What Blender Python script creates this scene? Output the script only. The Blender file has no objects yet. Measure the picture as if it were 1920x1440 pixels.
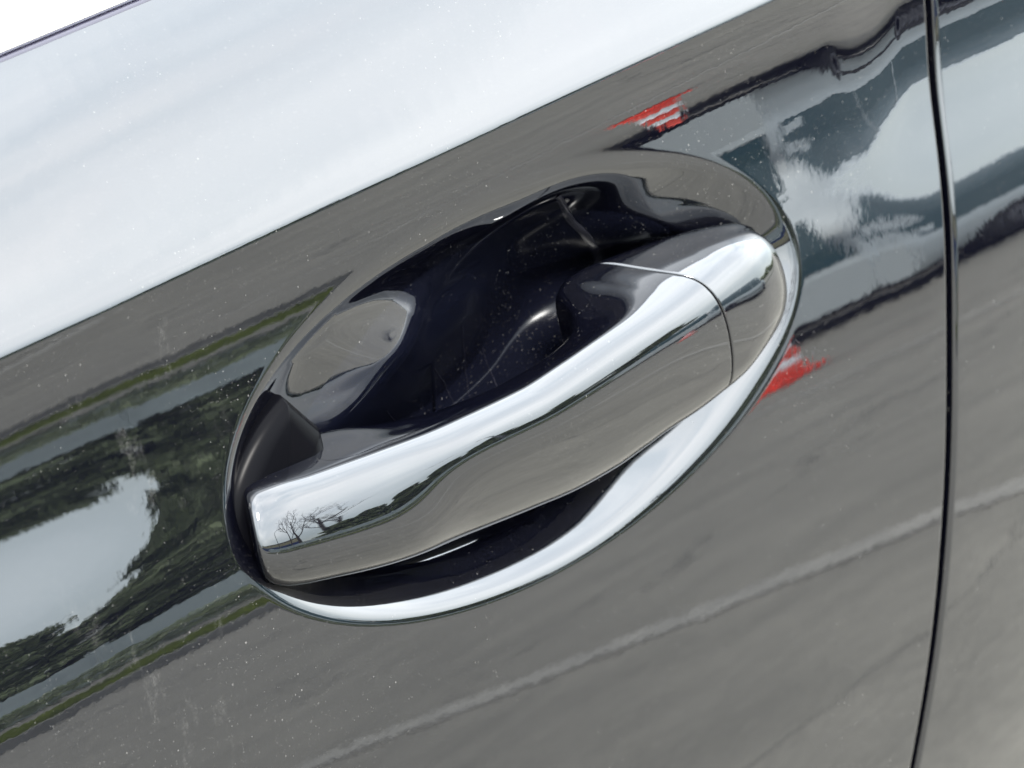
import bpy, bmesh, math, random
import numpy as np
from mathutils import Vector, noise
R = math.radians
rng = np.random.default_rng(7)
random.seed(7)
scene = bpy.context.scene
col = scene.collection

# ------------------------------------------------------------------ camera
AZ, EL, TILT0, DIST = R(46), R(26), R(12), 0.8
FPX = 7136 * DIST                       # focal length in pixels of a 1920 px wide picture
HZ = 0.88                               # height of the handle above the asphalt
fwd = np.array([math.sin(AZ)*math.cos(EL), math.cos(AZ)*math.cos(EL), -math.sin(EL)])
rgt = np.array([math.cos(AZ), -math.sin(AZ), 0.0])
upv = np.cross(rgt, fwd)
CAM = -DIST*fwd
cd = bpy.data.cameras.new('camera'); cam = bpy.data.objects.new('camera', cd); col.objects.link(cam)
cd.sensor_width = 8.0; cd.sensor_fit = 'HORIZONTAL'
cd.lens = FPX/1920*8.0
cd.clip_start = 0.02; cd.clip_end = 3000
cam.location = (CAM[0], CAM[1], CAM[2]+HZ)
cam.rotation_euler = Vector(tuple(-fwd)).to_track_quat('Z', 'Y').to_euler()
cd.dof.use_dof = True; cd.dof.focus_distance = 0.765; cd.dof.aperture_fstop = cd.lens/4.4
scene.camera = cam

# ------------------------------------------------------------------ sky, sun, exposure
SUN_EL, SUN_AZ = R(48), R(-35)          # sun stands high, out to the left of the car's side
world = bpy.data.worlds.new('World'); scene.world = world; world.use_nodes = True
wn, wl = world.node_tree.nodes, world.node_tree.links
bg = wn['Background']; bg.inputs['Strength'].default_value = 0.12
sky = wn.new('ShaderNodeTexSky'); sky.sky_type = 'NISHITA'; sky.sun_disc = False
sky.sun_elevation = SUN_EL; sky.sun_rotation = R(180) + SUN_AZ
sky.air_density = 1.0; sky.dust_density = 2.0
tc = wn.new('ShaderNodeTexCoord')
mp = wn.new('ShaderNodeMapping'); mp.inputs['Scale'].default_value = (1, 1, 3.2)
wl.new(tc.outputs['Generated'], mp.inputs['Vector'])
nz = wn.new('ShaderNodeTexNoise'); nz.inputs['Scale'].default_value = 2.2; nz.inputs['Detail'].default_value = 7
nz.inputs['Roughness'].default_value = 0.52
wl.new(mp.outputs['Vector'], nz.inputs['Vector'])
cr = wn.new('ShaderNodeValToRGB'); cr.color_ramp.elements[0].position = 0.30; cr.color_ramp.elements[1].position = 0.62
cr.color_ramp.elements[0].color = (0.80, 0.80, 0.80, 1); cr.color_ramp.elements[1].color = (1, 1, 1, 1)
wl.new(nz.outputs['Fac'], cr.inputs['Fac'])
# cloud layer: brighter overhead than near the horizon, as an overcast sky is
sep = wn.new('ShaderNodeSeparateXYZ'); wl.new(tc.outputs['Generated'], sep.inputs[0])
mr = wn.new('ShaderNodeMapRange'); mr.inputs['From Min'].default_value = 0.0; mr.inputs['From Max'].default_value = 0.75
mr.inputs['To Min'].default_value = 0.0; mr.inputs['To Max'].default_value = 1.0
wl.new(sep.outputs['Z'], mr.inputs['Value'])
cr2 = wn.new('ShaderNodeValToRGB')
cr2.color_ramp.elements[0].position = 0.0; cr2.color_ramp.elements[0].color = (3.7, 4.15, 4.15, 1)
cr2.color_ramp.elements[1].position = 1.0; cr2.color_ramp.elements[1].color = (11.0, 11.3, 11.7, 1)
wl.new(mr.outputs['Result'], cr2.inputs['Fac'])
vary = wn.new('ShaderNodeValToRGB'); vary.color_ramp.elements[0].position = 0.36; vary.color_ramp.elements[1].position = 0.66
vary.color_ramp.elements[0].color = (0.70, 0.745, 0.78, 1); vary.color_ramp.elements[1].color = (1.08, 1.07, 1.06, 1)
nz2 = wn.new('ShaderNodeTexNoise'); nz2.inputs['Scale'].default_value = 1.7; nz2.inputs['Detail'].default_value = 5
mp2 = wn.new('ShaderNodeMapping'); mp2.inputs['Scale'].default_value = (1, 1, 2.4); mp2.inputs['Location'].default_value = (3.1, 1.2, 0.4)
wl.new(tc.outputs['Generated'], mp2.inputs['Vector']); wl.new(mp2.outputs['Vector'], nz2.inputs['Vector']); wl.new(nz2.outputs['Fac'], vary.inputs['Fac'])
e3 = cr2.color_ramp.elements.new(0.5); e3.color = (9.3, 9.7, 9.9, 1)
mul = wn.new('ShaderNodeMix'); mul.data_type = 'RGBA'; mul.blend_type = 'MULTIPLY'; mul.inputs[0].default_value = 1.0
wl.new(cr2.outputs['Color'], mul.inputs[6]); wl.new(vary.outputs['Color'], mul.inputs[7])
mx = wn.new('ShaderNodeMix'); mx.data_type = 'RGBA'
wl.new(cr.outputs['Color'], mx.inputs[0]); wl.new(sky.outputs['Color'], mx.inputs[6]); wl.new(mul.outputs[2], mx.inputs[7])
wl.new(mx.outputs[2], bg.inputs['Color'])

sd = bpy.data.lights.new('sun', 'SUN'); sd.energy = 1.2; sd.angle = R(12); sd.color = (1.0, 0.96, 0.9)
sun = bpy.data.objects.new('sun', sd); col.objects.link(sun)
sdir = Vector((math.sin(SUN_AZ)*math.cos(SUN_EL), -math.cos(SUN_AZ)*math.cos(SUN_EL), math.sin(SUN_EL)))
sun.rotation_euler = sdir.to_track_quat('Z', 'Y').to_euler()
vs = scene.view_settings
vs.view_transform = 'Standard'; vs.look = 'None'; vs.gamma = 1; vs.exposure = 3.75
scene.cycles.use_denoising = True
scene.cycles.max_bounces = 8; scene.cycles.glossy_bounces = 6; scene.cycles.transparent_max_bounces = 8
scene.cycles.sample_clamp_indirect = 12

#PURE-BEGIN
# ------------------------------------------------------------------ the door's surface, in its own frame
# U runs along the car, V up the (leaning) door, N out of it; origin at the middle of the recess
Uv = np.array([1, 0, 0.0]); Vv = np.array([0, math.sin(TILT0), math.cos(TILT0)]); Nv = np.array([0, -math.cos(TILT0), math.sin(TILT0)])
def to_world(u, v, h):
    u, v, h = np.broadcast_arrays(np.asarray(u, float), np.asarray(v, float), np.asarray(h, float))
    P = u[..., None]*Uv + v[..., None]*Vv + h[..., None]*Nv
    P[..., 2] += HZ
    return P
def pchip(xk, yk, x):
    """monotone cubic through knots; xk, yk lists of arrays broadcastable with x, xk rising"""
    n = len(xk); xk = [np.broadcast_to(a, x.shape).astype(float) for a in xk]; yk = [np.broadcast_to(a, x.shape).astype(float) for a in yk]
    h = [xk[i+1]-xk[i] for i in range(n-1)]; d = [(yk[i+1]-yk[i])/h[i] for i in range(n-1)]
    m = [d[0]]
    for i in range(1, n-1):
        w1 = 2*h[i]+h[i-1]; w2 = h[i]+2*h[i-1]
        same = d[i-1]*d[i] > 0
        with np.errstate(divide='ignore', invalid='ignore'):
            mm = (w1+w2)/(w1/np.where(same, d[i-1], 1)+w2/np.where(same, d[i], 1))
        m.append(np.where(same, mm, 0))
    m.append(d[-1])
    out = yk[0]+m[0]*(x-xk[0])
    for i in range(n-1):
        t = (x-xk[i])/h[i]; sel = t >= 0
        tt = np.clip(t, 0, 1)
        y = (2*tt**3-3*tt**2+1)*yk[i]+(tt**3-2*tt**2+tt)*h[i]*m[i]+(-2*tt**3+3*tt**2)*yk[i+1]+(tt**3-tt**2)*h[i]*m[i+1]
        out = np.where(sel, y, out)
    out = np.where(x > xk[-1], yk[-1]+m[-1]*(x-xk[-1]), out)
    return out
def v_crease(u): return 0.0652+0.062*u
def v_upper(u): return 0.0462+0.052*u
def v_lower(u): return -0.0268+0.014*u
def u_gap(v):
    return pchip([np.array(a) for a in (-0.26, -0.1792, -0.139, -0.0971, -0.0396, -0.0077, 0.0240, 0.0547, 0.16)], [np.array(a) for a in (0.122, 0.1507, 0.1621, 0.1708, 0.1812, 0.1880, 0.1955, 0.2012, 0.205)], np.asarray(v, float))
def v_belt(u): return 0.1316+0.083*u
def elev_target(u, v):
    """how far above (below) the horizon the place mirrored at (u, v) lies, in degrees: the swell of the side"""
    pk = pchip([np.array(a) for a in (-0.30, -0.165, -0.105, -0.06, 0.11, 0.15, 0.185, 0.23, 0.3)],
               [np.array(a) for a in [12.0, 11.3, 7.7, 7.0, 4.6, 5.3, 8.4, 8.0, 8.0]], u)
    vu, vl, vc = v_upper(u), v_lower(u), v_crease(u)
    vm = 0.5*(vu+vl)-0.001
    return pchip([vl-0.16, vl-0.08, vl-0.03, vl, vm, vu, vc], [-30, -19, -10.5, -5.0, pk, -5.0, -14.5], v)
def tilt_for(u, v, E):
    """tilt of the surface (radians) that mirrors elevation E at (u, v)"""
    P = u[..., None]*Uv+v[..., None]*Vv
    d = P-CAM; d = d/np.linalg.norm(d, axis=-1, keepdims=True)
    lo = np.full(u.shape, R(-12)); hi = np.full(u.shape, R(60)); s = np.sin(np.radians(E))
    for _ in range(26):
        t = 0.5*(lo+hi)
        dn = -d[..., 1]*np.cos(t)+d[..., 2]*np.sin(t)
        rz = d[..., 2]-2*dn*np.sin(t)
        lo = np.where(rz < s, t, lo); hi = np.where(rz < s, hi, t)
    return 0.5*(lo+hi)
TU = np.arange(-0.32, 0.36, 0.002); TV = np.arange(-0.26, 0.20, 0.0005)
gU, gV = np.meshgrid(TU, TV, indexing='ij')
tau = tilt_for(gU, gV, elev_target(gU, gV))
# above the body line the shoulder rolls in under the window
vc = v_crease(gU)
q = gV-vc
sh = pchip([np.array(a) for a in (-0.0005, 0.0010, 0.004, 0.03, 0.06, 0.1)], [tilt_for(vc*0+gU, vc, vc*0-14.5), R(27), R(34), R(38), R(47), R(62)], q)
tau = np.where(q > -0.0005, sh, tau)
slope = -np.tan(tau-TILT0)
H = np.cumsum(slope, axis=1)*0.0005
i0 = np.argmin(abs(TV-0.0))
H = H-H[:, i0:i0+1]
def bil(tab, u, v):
    a = np.clip((u-TU[0])/0.002, 0, len(TU)-1.001); b = np.clip((v-TV[0])/0.0005, 0, len(TV)-1.001)
    i = a.astype(int); j = b.astype(int); fa = a-i; fb = b-j
    # quadratic-free smoothing: Catmull-Rom along u, linear along v
    def row(k):
        k = np.clip(k, 0, len(TU)-1); return tab[k, j]*(1-fb)+tab[k, j+1]*fb
    p0, p1, p2, p3 = row(i-1), row(i), row(i+1), row(i+2)
    return 0.5*((2*p1)+(-p0+p2)*fa+(2*p0-5*p1+4*p2-p3)*fa**2+(-p0+3*p1-3*p2+p3)*fa**3)
# recess ellipse
EC = np.array([0.0096, -0.0017]); EA, EB, ET = 0.1097, 0.0520, R(2.43)
def ell(u, v):
    du, dv = u-EC[0], v-EC[1]
    x = (du*math.cos(ET)+dv*math.sin(ET))/EA; y = (-du*math.sin(ET)+dv*math.cos(ET))/EB
    return x, y
def rho_theta(u, v):
    x, y = ell(u, v); return np.hypot(x, y), np.arctan2(y, x)
def ell_pt(rho, th):
    x, y = rho*EA*np.cos(th), rho*EB*np.sin(th)
    return EC[0]+x*math.cos(ET)-y*math.sin(ET), EC[1]+x*math.sin(ET)+y*math.cos(ET)
DEPTH = 0.023
def rim_dist(u, v):
    """distance inside the rim (m), positive inwards"""
    x, y = ell(u, v); rho = np.hypot(x, y)+1e-9
    g = np.sqrt((x/EA)**2+(y/EB)**2)/rho
    return (1-rho)/g
#        angle round the rim, slope of the outer wall, width over which the lip rolls in, where the wall steepens
LIP = np.array([(-180, .85, .007, .050, .0085, .004), (-150, .90, .009, .008, .017, .010), (-120, 1.05, .009, .004, .0195, .012), (-90, 1.05, .009, .004, .0195, .012), (-62, .72, .0115, .014, .0195, .018), (-38, .52, .013, .028, .0195, .024), (-15, .52, .008, .020, .0195, .022), (8, .45, .006, .020, .0195, .020),
                (26, .38, .006, .0210, .0195, .023), (42, .38, .007, .0150, .0195, .017), (58, .52, .011, .005, .0195, .005), (80, .80, .016, .002, .0195, -.001), (105, .85, .014, .002, .018, -.002), (130, .75, .0080, .050, .0066, -.002), (155, .75, .0065, .050, .0058, .0)])
def ring_table(kx):
    a = np.concatenate([LIP[:, 0]-360, LIP[:, 0], LIP[:, 0]+360]); y = np.tile(LIP[:, kx], 3)
    t = np.interp(np.arange(-240, 241), a, y); w = np.hanning(27); w /= w.sum()
    return np.convolve(t, w, 'same')
R_SLOPE, R_WIDTH, R_STEP, R_FLOOR, R_FOLD = [ring_table(k_) for k_ in range(1, 6)]
def ramp(x, w):
    k = np.clip(x/w, 0, 1)
    return w*(k**3-0.5*k**4)+np.maximum(x-w, 0)
def cup_depth(u, v):
    s = rim_dist(u, v); rho, t = rho_theta(u, v); a = np.degrees(t)
    s = s/(1+(np.maximum(s, 0)/0.037)**8)**0.125
    m = np.interp(a, np.arange(-240, 241), R_SLOPE); w = np.interp(a, np.arange(-240, 241), R_WIDTH); s2 = np.interp(a, np.arange(-240, 241), R_STEP)
    ce = np.exp(-(rho/0.40)**4); m = m*(1-ce)+0.8*ce; w = w*(1-ce)+0.010*ce; s2 = s2*(1-ce)+0.008*ce
    dd = m*ramp(s+0.0016, w)+(1.12-m)*ramp(s-s2, 0.014)
    # the floor falls away towards the lower edge, behind the grip
    L = np.interp(a, np.arange(-240, 241), R_FLOOR)*(1-ce)+0.0105*ce+0.0005
    vq = np.clip(v-0.011, 0, 0.022)
    L = L-(0.335*(np.minimum(v, 0.040)-0.016)+4.5*vq**2*(1-vq/0.033))*np.clip((0.0195-L)/0.006, 0, 1)
    z = ((u+0.0500)-1.9*(v-0.0040))/2.147          # the floor folds down behind the grip from this line on
    z = ramp(z+0.006, 0.014); z = z/(1+(z/0.046)**6)**(1/6)
    L = np.maximum(L, 0.0025)
    wz = np.clip((s-np.interp(a, np.arange(-240, 241), R_FOLD)*(1-ce)-0.002*ce)/0.022, 0, 1)
    return dd/(1+(dd/L)**2.4)**(1/2.4)+0.80*z*wz*wz*(3-2*wz)
def surf_h(u, v):
    return bil(H, u, v)-cup_depth(u, v)
#PURE-END

# ------------------------------------------------------------------ helpers
def P(node, name): return node.inputs[name]
def new_mat(name):
    m = bpy.data.materials.new(name); m.use_nodes = True
    n = m.node_tree.nodes; return m, n, m.node_tree.links, n['Principled BSDF']
def simple(name, color, rough=0.5, metal=0.0, ior=1.5, emit=None, vary=0.0, scale=20):
    m, n, l, b = new_mat(name)
    P(b, 'Base Color').default_value = (*color, 1); P(b, 'Roughness').default_value = rough; P(b, 'Metallic').default_value = metal; P(b, 'IOR').default_value = ior
    if vary:
        t = n.new('ShaderNodeTexNoise'); t.inputs['Scale'].default_value = scale; t.inputs['Detail'].default_value = 5
        c = n.new('ShaderNodeTexCoord'); l.new(c.outputs['Object'], t.inputs['Vector'])
        r = n.new('ShaderNodeValToRGB'); r.color_ramp.elements[0].position = 0.3; r.color_ramp.elements[1].position = 0.7
        r.color_ramp.elements[0].color = (*[x*(1-vary) for x in color], 1); r.color_ramp.elements[1].color = (*[min(1, x*(1+vary)) for x in color], 1)
        l.new(t.outputs['Fac'], r.inputs['Fac']); l.new(r.outputs['Color'], P(b, 'Base Color'))
    return m

def mesh_np(name, V, Fq, mat=None, parent=None, smooth=True, normals=None, tris=None):
    me = bpy.data.meshes.new(name)
    V = np.asarray(V, float).reshape(-1, 3); Fq = np.asarray(Fq, np.int32).reshape(-1, 4)
    nt = 0 if tris is None else len(tris)
    if normals is not None:                # wind every face the way its normals point
        NN = np.asarray(normals, float).reshape(-1, 3)
        def wound(A):
            fn = np.cross(V[A[:, 2]]-V[A[:, 0]], V[A[:, 3 if A.shape[1] == 4 else 1]]-V[A[:, 1 if A.shape[1] == 4 else 0]])
            if A.shape[1] == 3: fn = np.cross(V[A[:, 1]]-V[A[:, 0]], V[A[:, 2]]-V[A[:, 0]])
            bad = (fn*NN[A].sum(1)).sum(1) < 0
            return np.where(bad[:, None], A[:, ::-1], A)
        Fq = wound(Fq).astype(np.int32)
        if nt: tris = wound(np.asarray(tris, np.int32))
    me.vertices.add(len(V)); me.vertices.foreach_set('co', V.ravel())
    loops = Fq.ravel() if nt == 0 else np.concatenate([Fq.ravel(), np.asarray(tris, np.int32).ravel()])
    me.loops.add(len(loops)); me.loops.foreach_set('vertex_index', loops.astype(np.int32))
    me.polygons.add(len(Fq)+nt)
    st = np.concatenate([np.arange(len(Fq))*4, len(Fq)*4+np.arange(nt)*3]); to = np.concatenate([np.full(len(Fq), 4), np.full(nt, 3)])
    me.polygons.foreach_set('loop_start', st.astype(np.int32)); me.polygons.foreach_set('loop_total', to.astype(np.int32))
    me.update(calc_edges=True); me.validate()
    me.polygons.foreach_set('use_smooth', np.full(len(me.polygons), bool(smooth)))
    if normals is not None: me.normals_split_custom_set_from_vertices(np.asarray(normals, float).reshape(-1, 3).tolist())
    if mat: me.materials.append(mat)
    o = bpy.data.objects.new(name, me); col.objects.link(o)
    if parent: o.parent = parent
    return o
def grid_faces(nu, nv, wrap_u=False, base=0, flip=False):
    i = np.arange(nu if wrap_u else nu-1); j = np.arange(nv-1)
    I, J = np.meshgrid(i, j, indexing='ij'); I2 = (I+1) % nu
    q = np.stack([I*nv+J, I2*nv+J, I2*nv+J+1, I*nv+J+1], -1).reshape(-1, 4)+base
    return q[:, ::-1] if flip else q

class MB:
    """collects simple solids and links them as one mesh"""
    def __init__(s): s.bm = bmesh.new()
    def box(s, c, d, rz=0, bevel=0):
        g = bmesh.ops.create_cube(s.bm, size=1)['verts']
        for v in g: v.co = Vector((v.co.x*d[0], v.co.y*d[1], v.co.z*d[2]))
        if bevel:
            eg = list({e for v in g for e in v.link_edges})
            r = bmesh.ops.bevel(s.bm, geom=eg, offset=bevel, segments=2, affect='EDGES'); g = list({v for f in r['faces'] for v in f.verts} | {v for v in g if v.is_valid})
        cs, sn = math.cos(rz), math.sin(rz)
        for v in g: v.co = Vector((v.co.x*cs-v.co.y*sn+c[0], v.co.x*sn+v.co.y*cs+c[1], v.co.z+c[2]))
        return s
    def lathe(s, prof, c=(0, 0, 0), n=20, axis='z', capped=True):
        rings = []
        for r, z in prof:
            ring = []
            for k in range(n):
                a = 2*math.pi*k/n; x, y = r*math.cos(a), r*math.sin(a)
                p = (x, y, z) if axis == 'z' else (x, z, y)
                ring.append(s.bm.verts.new((p[0]+c[0], p[1]+c[1], p[2]+c[2])))
            rings.append(ring)
        for a, b in zip(rings, rings[1:]):
            for k in range(n): s.bm.faces.new((a[k], a[(k+1) % n], b[(k+1) % n], b[k]))
        if capped:
            s.bm.faces.new(rings[0][::-1]); s.bm.faces.new(rings[-1])
        return s
    def tube(s, pts, rad, n=8):
        prev = None
        for k, p in enumerate(pts):
            p = Vector(p); d = (Vector(pts[min(k+1, len(pts)-1)])-Vector(pts[max(k-1, 0)])).normalized()
            a = d.orthogonal().normalized(); b = d.cross(a)
            if prev is not None:
                a = (prev-d*prev.dot(d)).normalized(); b = d.cross(a)
            prev = a; r = rad[k] if hasattr(rad, '__len__') else rad
            ring = [s.bm.verts.new(p+(a*math.cos(2*math.pi*j/n)+b*math.sin(2*math.pi*j/n))*r) for j in range(n)]
            if k:
                for j in range(n): s.bm.faces.new((last[j], last[(j+1) % n], ring[(j+1) % n], ring[j]))
            else: s.bm.faces.new(ring[::-1])
            last = ring
        s.bm.faces.new(last); return s
    def build(s, name, mat, parent=None, smooth=False, loc=None):
        bmesh.ops.recalc_face_normals(s.bm, faces=s.bm.faces)
        me = bpy.data.meshes.new(name); s.bm.to_mesh(me); s.bm.free()
        if smooth: me.polygons.foreach_set('use_smooth', [True]*len(me.polygons))
        me.materials.append(mat)
        o = bpy.data.objects.new(name, me); col.objects.link(o)
        if parent: o.parent = parent
        if loc: o.location = loc
        return o
def thing(name, label, cat, loc=(0, 0, 0), rz=0, group=None):
    o = bpy.data.objects.new(name, None); col.objects.link(o); o.location = loc; o.rotation_euler = (0, 0, rz)
    o['label'] = label; o['category'] = cat
    if group: o['group'] = group
    return o
def copy_tree(o, parent=None):
    c = o.copy(); col.objects.link(c)
    if parent: c.parent = parent
    for ch in list(o.children): copy_tree(ch, c)
    return c

# ------------------------------------------------------------------ car paint
def paint_material(name, dust=0.5, peel=1.0, scratches=0.0, base=(0.0005, 0.00055, 0.0012), smears=0.0, floor_shade=False):
    m, n, l, b = new_mat(name)
    P(b, 'Base Color').default_value = (*base, 1); P(b, 'Roughness').default_value = 0.012; P(b, 'IOR').default_value = 1.55
    P(b, 'Specular Tint').default_value = (0.97, 0.99, 1.0, 1)
    c = n.new('ShaderNodeTexCoord')
    def noise_(scale, detail=2, vec=None, rough=0.5):
        t = n.new('ShaderNodeTexNoise'); t.inputs['Scale'].default_value = scale; t.inputs['Detail'].default_value = detail; t.inputs['Roughness'].default_value = rough
        l.new(vec or c.outputs['Object'], t.inputs['Vector']); return t
    def math_(op, a, bb, clamp=False):
        x = n.new('ShaderNodeMath'); x.operation = op; x.use_clamp = clamp
        for k, s in ((0, a), (1, bb)):
            if s is None: continue
            if isinstance(s, (int, float)): x.inputs[k].default_value = s
            else: l.new(s, x.inputs[k])
        return x.outputs[0]
    # orange peel: two scales of very shallow relief
    p1 = noise_(330, 1.5); p2 = noise_(70, 1)
    hsum = math_('ADD', math_('MULTIPLY', p1.outputs['Fac'], 1.0), math_('MULTIPLY', p2.outputs['Fac'], 2.6))
    bump = n.new('ShaderNodeBump'); bump.inputs['Strength'].default_value = 1.0; bump.inputs['Distance'].default_value = 6.2e-6*peel
    l.new(hsum, bump.inputs['Height'])
    nor = bump.outputs['Normal']
    if scratches:
        mpn = n.new('ShaderNodeMapping'); mpn.inputs['Rotation'].default_value = (0, R(68), 0); mpn.inputs['Scale'].default_value = (35, 35, 700)
        wrp = noise_(25, 1)
        l.new(c.outputs['Object'], mpn.inputs['Vector'])
        v = n.new('ShaderNodeTexVoronoi'); v.feature = 'DISTANCE_TO_EDGE'; v.inputs['Scale'].default_value = 0.6
        l.new(mpn.outputs['Vector'], v.inputs['Vector'])
    l.new(nor, P(b, 'Normal'))
    if floor_shade:      # cavity shade put into the material: reflections weakened and blurred on the dish floor
        at = n.new('ShaderNodeAttribute'); at.attribute_name = 'floor_shade'
        m1 = n.new('ShaderNodeMapRange'); m1.inputs['To Min'].default_value = 0.012; m1.inputs['To Max'].default_value = 0.15; l.new(at.outputs['Fac'], m1.inputs['Value']); l.new(m1.outputs['Result'], P(b, 'Roughness'))
        m2 = n.new('ShaderNodeMapRange'); m2.inputs['To Min'].default_value = 1.55; m2.inputs['To Max'].default_value = 1.14; l.new(at.outputs['Fac'], m2.inputs['Value']); l.new(m2.outputs['Result'], P(b, 'IOR'))
    # dust grains: sparse bright points of many sizes
    out = b
    diff = n.new('ShaderNodeBsdfDiffuse'); diff.inputs['Color'].default_value = (0.15, 0.145, 0.135, 1)
    def specks(scale, thr_lo, thr_hi, radius):
        v = n.new('ShaderNodeTexVoronoi'); v.inputs['Scale'].default_value = scale; l.new(c.outputs['Object'], v.inputs['Vector'])
        pick = n.new('ShaderNodeSeparateColor'); l.new(v.outputs['Color'], pick.inputs[0])
        on = math_('GREATER_THAN', pick.outputs[0], thr_lo)
        rad = math_('MULTIPLY', pick.outputs[1], radius)
        near = math_('LESS_THAN', v.outputs['Distance'], rad)
        return math_('MULTIPLY', math_('MULTIPLY', on, near), pick.outputs[2])
    patch = noise_(14, 3)
    pr = n.new('ShaderNodeMapRange'); pr.inputs['From Min'].default_value = 0.38; pr.inputs['From Max'].default_value = 0.66; l.new(patch.outputs['Fac'], pr.inputs['Value'])
    s1 = specks(900, 0.80, 1, 0.26); s2 = specks(360, 0.93, 1, 0.13); s3 = specks(1700, 0.6, 1, 0.34)
    s = math_('ADD', math_('MULTIPLY', s3, math_('MULTIPLY', pr.outputs['Result'], 0.35)), math_('ADD', math_('MULTIPLY', math_('MULTIPLY', s1, math_('ADD', pr.outputs['Result'], 0.12)), 0.55), math_('MULTIPLY', s2, 0.45)))
    film = math_('MULTIPLY', pr.outputs['Result'], 0.0025)
    s = math_('MULTIPLY', math_('ADD', s, film), dust, True)
    if smears:
        # dried water marks: thin broken trails running down the door
        mq = n.new('ShaderNodeMapping'); mq.inputs['Scale'].default_value = (1, 1, 0.22); l.new(c.outputs['Object'], mq.inputs['Vector'])
        a = noise_(95, 4, mq.outputs['Vector'], 0.7); g2 = noise_(9, 1)
        a1 = n.new('ShaderNodeMapRange'); a1.inputs['From Min'].default_value = 0.59; a1.inputs['From Max'].default_value = 0.74; l.new(a.outputs['Fac'], a1.inputs['Value'])
        sx = n.new('ShaderNodeSeparateXYZ'); l.new(c.outputs['Object'], sx.inputs[0])
        zc = n.new('ShaderNodeMapRange'); zc.inputs['From Min'].default_value = 0.945; zc.inputs['From Max'].default_value = 0.925; l.new(sx.outputs['Z'], zc.inputs['Value'])
        gx_ = math_('ADD', sx.outputs['X'], math_('MULTIPLY', g2.outputs['Fac'], 0.05))
        gx_ = math_('ABSOLUTE', math_('SUBTRACT', gx_, -0.098), None)
        a2 = n.new('ShaderNodeMapRange'); a2.inputs['From Min'].default_value = 0.032; a2.inputs['From Max'].default_value = 0.012; l.new(gx_, a2.inputs['Value']); l.new(zc.outputs['Result'], a2.inputs['To Max'])
        gr = noise_(1500, 2)
        a3 = n.new('ShaderNodeMapRange'); a3.inputs['From Min'].default_value = 0.35; a3.inputs['From Max'].default_value = 0.7; l.new(gr.outputs['Fac'], a3.inputs['Value'])
        s = math_('ADD', s, math_('MULTIPLY', math_('MULTIPLY', math_('MULTIPLY', a1.outputs['Result'], a2.outputs['Result']), a3.outputs['Result']), smears))
    mixs = n.new('ShaderNodeMixShader'); l.new(s, mixs.inputs[0]); l.new(b.outputs[0], mixs.inputs[1]); l.new(diff.outputs[0], mixs.inputs[2])
    l.new(mixs.outputs[0], n['Material Output'].inputs['Surface'])
    return m
M_paint = paint_material('black_car_paint', dust=0.42, smears=0.15)
M_handle = paint_material('black_handle_paint', dust=0.30, peel=0.35)
M_cup = paint_material('black_recess_paint', floor_shade=True, dust=0.8, base=(0.0011, 0.0013, 0.0028), peel=0.5)
M_rubber = simple('black_rubber', (0.0006, 0.0006, 0.0009), 0.26, ior=1.08)
M_gap = simple('dark_gap', (0.001, 0.001, 0.001), 0.6, ior=1.2)
M_seal = simple('belt_seal_rubber', (0.004, 0.003, 0.009), 0.35, ior=1.4)
M_chrome = simple('bright_trim', (0.93, 0.94, 0.96), 0.06, 1.0)
M_glassdark = simple('tinted_glass', (0.004, 0.006, 0.007), 0.01, ior=1.55)

# ------------------------------------------------------------------ the photographed car
LIFT = 0.0
car = thing('car', 'glossy black car seen close at its oval door handle recess', 'car', (0, 0, 0))
GAPH = 0.0016
def normals_of(fn, a, b, ea, eb):
    """analytic-like normals by central differences of a world position function"""
    du = fn(a+ea, b)-fn(a-ea, b); dv = fn(a, b+eb)-fn(a, b-eb)
    n = np.cross(du, dv); n /= np.linalg.norm(n, axis=-1, keepdims=True)+1e-20
    n = np.where((n@Nv)[..., None] < 0, -n, n)
    return n
def world_at(u, v): return to_world(u, v, surf_h(u, v))
RIN = 0.72
# lower field of the door: rings from the recess edge out to the field's border
M_TH, K_R = 1080, 150
th = np.linspace(0, 2*np.pi, M_TH, endpoint=False)
UE = 0.0075
def inside(u, v): return (u > -0.24) & (v > -0.225) & (u < u_gap(v)-GAPH-UE) & (v < v_crease(u)-0.0012)
lo_ = np.full(M_TH, 1.0); hi_ = np.full(M_TH, 8.0)
for _ in range(40):
    mid = 0.5*(lo_+hi_); ins = inside(*ell_pt(mid, th)); lo_ = np.where(ins, mid, lo_); hi_ = np.where(ins, hi_, mid)
s = np.linspace(0, 1, K_R)
near = 0.42*1.0
ringr = []
for k in range(K_R):
    # first 60 % of the rings cover the rolled lip, the rest stretch to the border
    if s[k] < 0.5: rr = RIN+(1.12-RIN)*(s[k]/0.5) + 0*th
    else:
        t = (s[k]-0.5)/0.5; t = 0.35*t+0.65*t*t
        rr = 1.12+(lo_-1.12)*t
    ringr.append(rr)
rr = np.array(ringr).T
uu, vv = ell_pt(rr, th[:, None])
Vd = world_at(uu, vv); Nn = normals_of(world_at, uu, vv, 3e-4, 5e-4)
Vs, Fs, Ns = [Vd.reshape(-1, 3)], [grid_faces(M_TH, K_R, True)], [Nn.reshape(-1, 3)]
nbase = M_TH*K_R
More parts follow.
